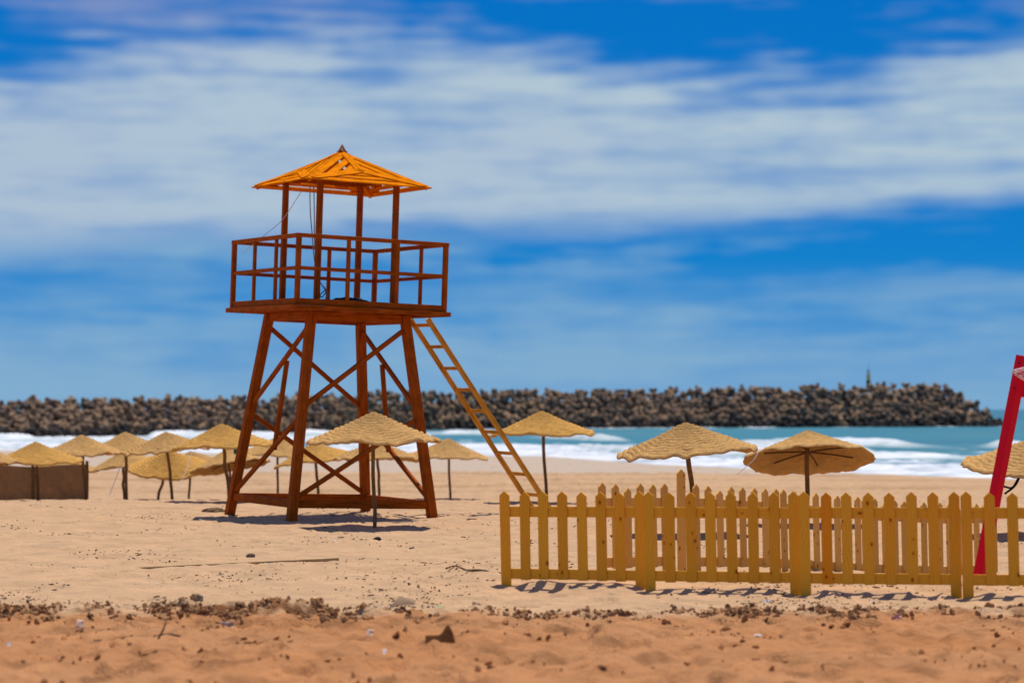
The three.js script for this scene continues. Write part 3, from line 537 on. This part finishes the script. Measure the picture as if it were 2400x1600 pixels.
// a panel of pickets nailed to two rails between two ground points; y0 is the height of its foot
function panel(a, b, y0, y1, n, label, group, opt = {}) {
  const L = Math.hypot(b.x - a.x, b.z - a.z), o = thing('picket_fence', label, 'fence', [a.x, y0, a.z], group), R = rng((a.x * 977 + 71) | 0);
  o.rotation.y = Math.atan2(-(b.z - a.z), b.x - a.x);
  const rise = (y1 - y0) / L, lean = opt.lean ?? 0.019;
  for (let i = 0; i < n; i++) {
    if (opt.skip?.includes(i)) continue;
    const end = i === 0 || i === n - 1, x = L * i / (n - 1) + (end ? 0 : (R() - 0.5) * 0.012), m = mesh('picket', end ? PKL[pk % 8] : PKS[pk % 14], opt.orange === i ? M.orangePicket : opt.rear ? M.rearTones[(R() * 3) | 0] : M.picketTones[(R() * 4) | 0], o); pk++;
    m.position.set(x, x * rise + (end ? -0.06 : 0.088 + (R() - 0.5) * 0.01), 0); m.rotation.z = lean + (R() - 0.5) * 0.012; m.position.x += lean * 0.5;
    m.rotation.y = (R() - 0.5) * 0.06;
    if (opt.orange === i) m.userData.label = 'darker orange picket';
    if (opt.short === i) m.scale.y = 0.95;
  }
  for (const [y, h] of [[0.145, 0.105], [0.785, 0.108]]) mesh('rail', timber(V(-0.035, y + (R() - 0.5) * 0.012, -0.0135), V(L + 0.035, y + rise * L + (R() - 0.5) * 0.012, -0.0135), 0.022, h, V(0, 1, 0), pk * 1.3 + y), opt.mat ?? M.picket, o);
  return o;
}
const FP = (px, d) => V(X(px, d), 0, -d);
{
  const g = 'front row of fence panels';
  panel(FP(1186, 24.95), FP(1500, 24.5), 0.0, 0.012, 8, 'yellow picket fence panel at the free end of the front row');
  panel(FP(1523, 24.38), FP(1862, 23.97), 0.014, 0.03, 8, 'yellow picket fence panel joined to the front row end panel');
  panel(FP(1886, 23.87), FP(2238, 23.52), 0.032, 0.042, 8, 'yellow picket fence panel holding one darker orange picket', undefined, { orange: 1 });
  panel(FP(2265.5, 23.45), FP(2640, 23.35), 0.046, 0.05, 8, 'yellow picket fence panel standing before the leaning red post');
  // rear row, running away at an angle and down into the hollow
  const c = Math.cos(0.80), s = Math.sin(0.80), x0 = X(1411, 25.7), S = 0.205;
  const q = (k) => V(x0 + k * S * c, 0, -(25.7 + k * S * s));
  const foot = curve([[0, 0.065], [7, 0.02], [12, -0.03], [20, -0.16], [28, -0.30], [36, -0.36]]);
  const rear = [[0, 5, 'pale picket fence panel at the free end of the rear row'], [7.6, 14.6, 'pale picket fence panel of the rear row next to the tall stake'], [15.3, 22.3, 'pale picket fence panel in the middle of the rear row'], [23, 30, 'pale picket fence panel of the rear row beside the red post foot'], [30.7, 36.7, 'pale picket fence panel of the rear row beyond the red post']];
  for (const [a, b, l] of rear) panel(q(a), q(b), foot(a), foot(b), Math.round(b - a) + 1, l, undefined, { lean: 0.03, short: 2, mat: M.rearPicket, rear: true });
  const k = 6.35, p = q(k), st = mesh('fence_stake', picketGeo(1.28, 8.8), M.rearPicket); st.position.set(p.x, foot(k) - 0.12, p.z + 0.04); st.rotation.y = 0.5; st.rotation.z = 0.01;
  tag(st, 'tall pointed wooden stake rising above the rear fence row', 'stake');
}

// ------------------------------------------------------------------ red timber frame at the edge
{
  const d = 25.6, o = thing('red_frame', 'leaning bright red timber frame behind the picket fence', 'frame', [X(2290, d), 0, -d]);
  const loc = (px, py) => at(px, py, d).sub(o.position);
  const a = loc(2287, 1385), b = loc(2393.5, 834); b.z += 0.1;
  const tilt = V(-0.80, 0, 0.60);
  mesh('leg', timber(a, b, 0.105, 0.105, tilt, 3), M.red, o);
  const dx = 1.5;
  mesh('leg', timber(V(2 * b.x - a.x + dx, a.y, a.z), V(b.x + dx, b.y, b.z), 0.105, 0.105, V(0.8, 0, 0.6), 4), M.red, o);
  const cy = loc(2400, 905).y; mesh('cross_beam', timber(V(b.x - 0.02, cy, b.z - 0.035), V(b.x + dx + 0.05, cy, b.z - 0.035), 0.06, 0.235, V(0, 1, 0), 6), M.red, o);
  for (const t of [0.968, 0.862]) { const p = a.clone().lerp(b, t), n = V(-0.55, 0.1, 0.83).normalize(), g = new THREE.CylinderGeometry(0.009, 0.009, 0.012, 8); const m = mesh('bolt', g, M.bolt, o); m.position.copy(p).add(V(-0.035, 0, 0.058)); m.quaternion.setFromUnitVectors(V(0, 1, 0), n); }
  // white net tied round its head
  const net = thing('net_bundle', 'pinkish white net tied around the top of the red frame', 'net', at(2374, 867, d - 0.2).toArray());
  const pk2 = std({ color: new THREE.Color().setRGB(0.80, 0.60, 0.56), roughness: 0.8 }), R = rng(9);
  for (let k = 0; k < 16; k++) {
    const ph = k / 16 * Math.PI * 2, tw = (k % 2 ? 1 : -1) * 1.5, pts = [];
    for (let i = 0; i <= 10; i++) { const t = i / 10, r = 0.075 * Math.sin(Math.PI * Math.min(0.92, t * 0.86 + 0.03)) + 0.006 * R(), an = ph + tw * t; pts.push(V(t * 0.34, -0.02 - 0.05 * t + Math.cos(an) * r, Math.sin(an) * r)); }
    mesh('strand', tube(pts, 0.0045, 24, 5), pk2, net);
  }
  mesh('tie', tube([V(0.0, -0.018, 0), V(0.01, 0.0, 0.03), V(0.02, -0.025, -0.03), V(0.012, -0.04, 0.02)], 0.009, 12, 6), pk2, net);
}

// ------------------------------------------------------------------ things lying on the sand
const depthOf = (py) => EYE * F / (py - 959);
function blob(seed, sx, sy, sz, rough = 0.5, f = 1.6, det = 3) { const g = new THREE.IcosahedronGeometry(1, det), p = g.attributes.position; for (let i = 0; i < p.count; i++) { const x = p.getX(i), y = p.getY(i), z = p.getZ(i), q = 1 + rough * fbm(x * f + seed, y * f, z * f, 3); p.setXYZ(i, x * q * sx, y * q * sy, z * q * sz); } g.computeVertexNormals(); return g; }
const put = (m, px, py, dy = 0) => { const d = depthOf(py), x = X(px, d); m.position.set(x, ground(x, d) + dy, -d); return m; };
const col = (r, g, b, ro = 0.9, extra = {}) => std({ color: new THREE.Color().setRGB(r, g, b), roughness: ro, ...extra });
{
  // long timber half buried in a drift
  const d0 = depthOf(1336), d1 = depthOf(1314), a = V(X(82, d0), 0, -d0), b = V(X(793, d1), 0, -d1); a.y = ground(a.x, d0) - 0.066; b.y = ground(b.x, d1) - 0.018;
  tag(mesh('buried_board', timber(a, b, 0.05, 0.10, V(0, 1, 0), 2), std({ map: M.paleGrain, color: new THREE.Color().setRGB(0.50, 0.33, 0.15) })), 'long pale timber board half buried in drifted sand', 'board');
  tag(put(mesh('palm_fibre', blob(3, 0.21, 0.055, 0.12, 0.9, 3.5, 4), col(0.16, 0.095, 0.05)), 502, 1199, 0.02), 'shaggy brown clump of fibre beside the left tower leg', 'fibre clump');
  tag(put(mesh('stone', blob(9, 0.055, 0.035, 0.05), col(0.13, 0.085, 0.055)), 589, 1304, 0.012), 'small dark stone beyond the half buried board', 'stone');
  tag(put(mesh('stone', blob(14, 0.06, 0.05, 0.05, 0.6), col(0.20, 0.15, 0.10)), 463, 1411, 0.03), 'grey-brown angular stone behind the ridge of dark clods', 'stone');
  const sh = thing('old_shoe', 'black and white scrap of a shoe in front of the lone parasol', 'shoe'); put(sh, 878, 1263, 0.0);
  mesh('sole', blob(5, 0.10, 0.03, 0.05, 0.3), col(0.62, 0.58, 0.52), sh).position.set(-0.02, 0.025, 0.02);
  const up = mesh('upper', blob(8, 0.06, 0.04, 0.05, 0.4), M.black, sh); up.position.set(0.04, 0.055, 0);
  tag(put(mesh('driftwood', blob(21, 0.10, 0.028, 0.06, 0.4), col(0.17, 0.085, 0.045)), 1106, 1216, 0.01), 'flat dark brown lump of driftwood right of the tower', 'driftwood');
  tag(put(mesh('driftwood', blob(27, 0.16, 0.022, 0.05, 0.8, 2.5), col(0.16, 0.10, 0.05)), 1112, 1336, 0.0), 'thin dark driftwood scrap lying beside the front fence end', 'driftwood');
  const tw = (pts, r, label) => tag(mesh('twig', tube(pts, r, 16, 6), M.stick), label, 'twig');
  const on = (px, py, dy = 0.01) => { const d = depthOf(py), x = X(px, d); return V(x, ground(x, d) + dy, -d); };
  tw([on(1045, 1334), on(1066, 1332, 0.025), on(1090, 1335)], 0.008, 'crooked dark twig pointing at the driftwood by the fence end');
  tw([on(1050, 1342), on(1062, 1337, 0.03), on(1073, 1331, 0.04)], 0.006, 'short twig crossing the crooked one by the fence end');
  tw([on(372, 1502, 0.0), on(378, 1502, 0.06).add(V(0.012, 0, 0)), on(390, 1500, 0.155)], 0.009, 'stick standing upright in the near red sand');
  tw([on(362, 1494), on(395, 1492, 0.012), on(424, 1493)], 0.009, 'straight stick lying beside the upright one');
  tw([on(196, 1500), on(230, 1499, 0.014), on(250, 1499)], 0.010, 'dark stick lying in the near red sand with a second end to end');
  tw([on(262, 1500), on(285, 1501, 0.012), on(312, 1499)], 0.008, 'thin stick following on from the dark one in red sand');
  // curved shard of bark
  const sg = (() => { const pos = [], uv = [], idx = [], n = 24, r = 8; for (let k = 0; k < 2; k++) for (let j = 0; j <= r; j++) for (let i = 0; i <= n; i++) { const u = i / n, v = j / r, w = 0.235, hgt = 0.035 + 0.085 * Math.exp(-(((u - 0.74) / 0.17) ** 2)) + 0.012 * (1 - u); const y = -0.02 + v * (hgt + 0.02) * (1 - 0.9 * Math.max(0, (u - 0.93) / 0.07)); pos.push((u - 0.5) * w, y, 0.10 * (u - 0.5) ** 2 * 4 * 0.6 - 0.35 * y - k * 0.009); uv.push(u, v); }
    const per = (n + 1) * (r + 1); for (let k = 0; k < 2; k++) for (let j = 0; j < r; j++) for (let i = 0; i < n; i++) { const a2 = k * per + j * (n + 1) + i, b2 = a2 + n + 1; k ? idx.push(a2, b2, a2 + 1, b2, b2 + 1, a2 + 1) : idx.push(a2, a2 + 1, b2, b2, a2 + 1, b2 + 1); }
    for (let i = 0; i < n; i++) { const a2 = r * (n + 1) + i; idx.push(a2, a2 + 1, a2 + per, a2 + per, a2 + 1, a2 + per + 1); }
    const g = new THREE.BufferGeometry(); g.setAttribute('position', new THREE.Float32BufferAttribute(pos, 3)); g.setAttribute('uv', new THREE.Float32BufferAttribute(uv, 2)); g.setIndex(idx); g.computeVertexNormals(); return g; })();
  tag(put(mesh('bark_shard', sg, std({ map: M.paleGrain, color: new THREE.Color().setRGB(0.30, 0.13, 0.035), side: THREE.DoubleSide })), 1033, 1511, 0.01), 'curved brown shard of bark standing up in the near red sand', 'bark');
  // folded card tent on the ridge
  const cg = new THREE.BufferGeometry(); cg.setAttribute('position', new THREE.Float32BufferAttribute([-0.09, 0, 0.03, -0.015, 0.085, 0, 0.13, 0.01, 0.03, -0.06, 0, -0.06, 0.12, 0.055, -0.03], 3)); cg.setIndex([0, 2, 1, 1, 2, 4, 0, 1, 3, 1, 4, 3]); cg.computeVertexNormals();
  tag(put(mesh('folded_card', cg, col(0.30, 0.19, 0.11, 0.9, { side: THREE.DoubleSide })), 940, 1440, 0.02), 'folded brown card propped like a tent on the sand ridge', 'card');
  const film = (px, py, w, h, c, label, cat = 'litter', tr = 0.0) => { const g = new THREE.PlaneGeometry(w, h, 6, 6), p = g.attributes.position; for (let i = 0; i < p.count; i++) { const x = p.getX(i), y = p.getY(i); p.setZ(i, 0.3 * w * noise(x * 22 + px, y * 22, 1) + 0.12 * h); const e = Math.hypot(x / w, y / h) * 2, k = 0.55 + 0.5 * noise(Math.atan2(y, x) * 1.3 + px, 2.2); p.setX(i, x * (e > 0.6 ? k + 0.25 : 1)); p.setY(i, (y + 0.2 * h * noise(x * 30, y * 20, px)) * (e > 0.6 ? k + 0.2 : 1)); } g.rotateX(-0.7); g.translate(0, h * 0.35, 0); g.computeVertexNormals(); const m = mesh(cat === 'litter' ? 'plastic_scrap' : 'paper_scrap', g, new THREE.MeshPhysicalMaterial({ color: new THREE.Color().setRGB(...c), roughness: 0.6, side: THREE.DoubleSide, transmission: tr, thickness: 0, specularIntensity: 0.3 })); put(m, px, py, 0.0); return tag(m, label, cat); };
  film(1030, 1418, 0.055, 0.04, [0.06, 0.42, 0.16], 'bright green plastic scrap beyond the sand ridge');
  film(191, 1474, 0.07, 0.11, [0.60, 0.40, 0.27], 'pinkish clear plastic scrap upright near the sticks', 'litter');
  film(534, 1471, 0.12, 0.07, [0.40, 0.25, 0.19], 'mauve plastic scrap at the foot of the clod ridge', 'litter');
  film(868, 1482, 0.07, 0.09, [0.64, 0.45, 0.32], 'pale clear plastic scrap left of the bark shard', 'litter');
  film(148, 1545, 0.05, 0.03, [0.82, 0.76, 0.74], 'white paper scrap lowest in the near red sand', 'paper');
  film(24, 1514, 0.035, 0.03, [0.78, 0.70, 0.70], 'tiny white paper scrap left of the dark sticks', 'paper');
  film(88, 1499, 0.04, 0.03, [0.36, 0.32, 0.30], 'small blue-grey plastic scrap left of the dark sticks');
  film(902, 1524, 0.035, 0.06, [0.78, 0.66, 0.60], 'narrow whitish plastic scrap below the bark shard', 'litter');
  film(1797, 1414, 0.05, 0.035, [0.80, 0.78, 0.76], 'white paper scrap in front of the fence shadow', 'paper');
  film(2100, 1447, 0.11, 0.06, [0.62, 0.30, 0.24], 'pink-red paper scrap on the clods before the fence', 'paper');
  film(1443, 1500, 0.045, 0.03, [0.78, 0.74, 0.72], 'white paper scrap alone on the red sand before the fence', 'paper');
  film(1776, 1496, 0.07, 0.028, [0.60, 0.58, 0.58], 'grey-white paper strip on the red sand before the fence', 'paper');
  // crumbs, clods and twigs nobody could count
  const R = rng(20), bits = [], clods = [];
  const crumb = blob(2, 1, 0.62, 0.9, 0.8, 1.5, 1), mtx = new THREE.Matrix4(), q = new THREE.Quaternion(), c = new THREE.Color();
  for (let i = 0; i < 60000 && bits.length < 9000; i++) {
    const d = 22.3 + 38 * R() ** 1.5, x = (R() - 0.5) * 2 * (d * 0.225), n = fbm(x * 0.55, d * 0.4, 40, 3);
    if (n < -0.02 + R() * 0.28) continue;
    const s = 0.003 + 0.012 * R() ** 3.5; bits.push([x, d, s, R() < 0.25 ? 3.2 : 1]);
  }
  for (let i = 0; i < 60000 && clods.length < 6000; i++) {
    const x = (R() - 0.5) * 10.4, ridge = R() < 0.8, d = ridge ? ridgeAt(x) + (R() + R() - 1.15) * 0.55 : 14.5 + R() * 7;
    if (ridge ? R() > clodMass(x) * ss(-0.12, 0.3, fbm(x * 2.2, d * 2.2, 71, 3)) : fbm(x * 1.3, d * 1.1, 60, 3) < 0.02 + R() * 0.35) continue;
    clods.push([x, d, (ridge ? 0.004 + 0.028 * R() ** 4 : 0.004 + 0.026 * R() ** 3.5), ridge]);
  }
  const im1 = new THREE.InstancedMesh(crumb, col(1, 1, 1), bits.length);
  bits.forEach(([x, d, s, l], i) => { q.setFromEuler(new THREE.Euler((R() - 0.5) * 0.6, R() * 6.3, (R() - 0.5) * 0.6)); im1.setMatrixAt(i, mtx.compose(V(x, ground(x, d) + s * 0.25, -d), q, V(s * l, s, s))); const k = 0.5 + R(); R() < 0.03 ? c.setRGB(0.7, 0.66, 0.6) : c.setRGB(0.15 * k, 0.09 * k, 0.05 * k); im1.setColorAt(i, c); });
  stuff(im1, 'beach_crumbs', 'dark twigs and crumbs scattered over the pale sand', 'debris');
  const im2 = new THREE.InstancedMesh(crumb, col(1, 1, 1), clods.length);
  clods.forEach(([x, d, s, rg], i) => { q.setFromEuler(new THREE.Euler(R() * 6.3, R() * 6.3, R() * 6.3)); im2.setMatrixAt(i, mtx.compose(V(x, ground(x, d) + s * 0.3, -d), q, V(s * 1.5, s * 0.8, s))); const k = 0.55 + R() * 0.8; rg ? c.setRGB(0.34 * k, 0.17 * k, 0.07 * k) : c.setRGB(0.36 * k, 0.155 * k, 0.055 * k); im2.setColorAt(i, c); });
  stuff(im2, 'sand_clods', 'ridge of damp dark sand clods across the near beach', 'clods');
}

renderer.render(scene, camera);
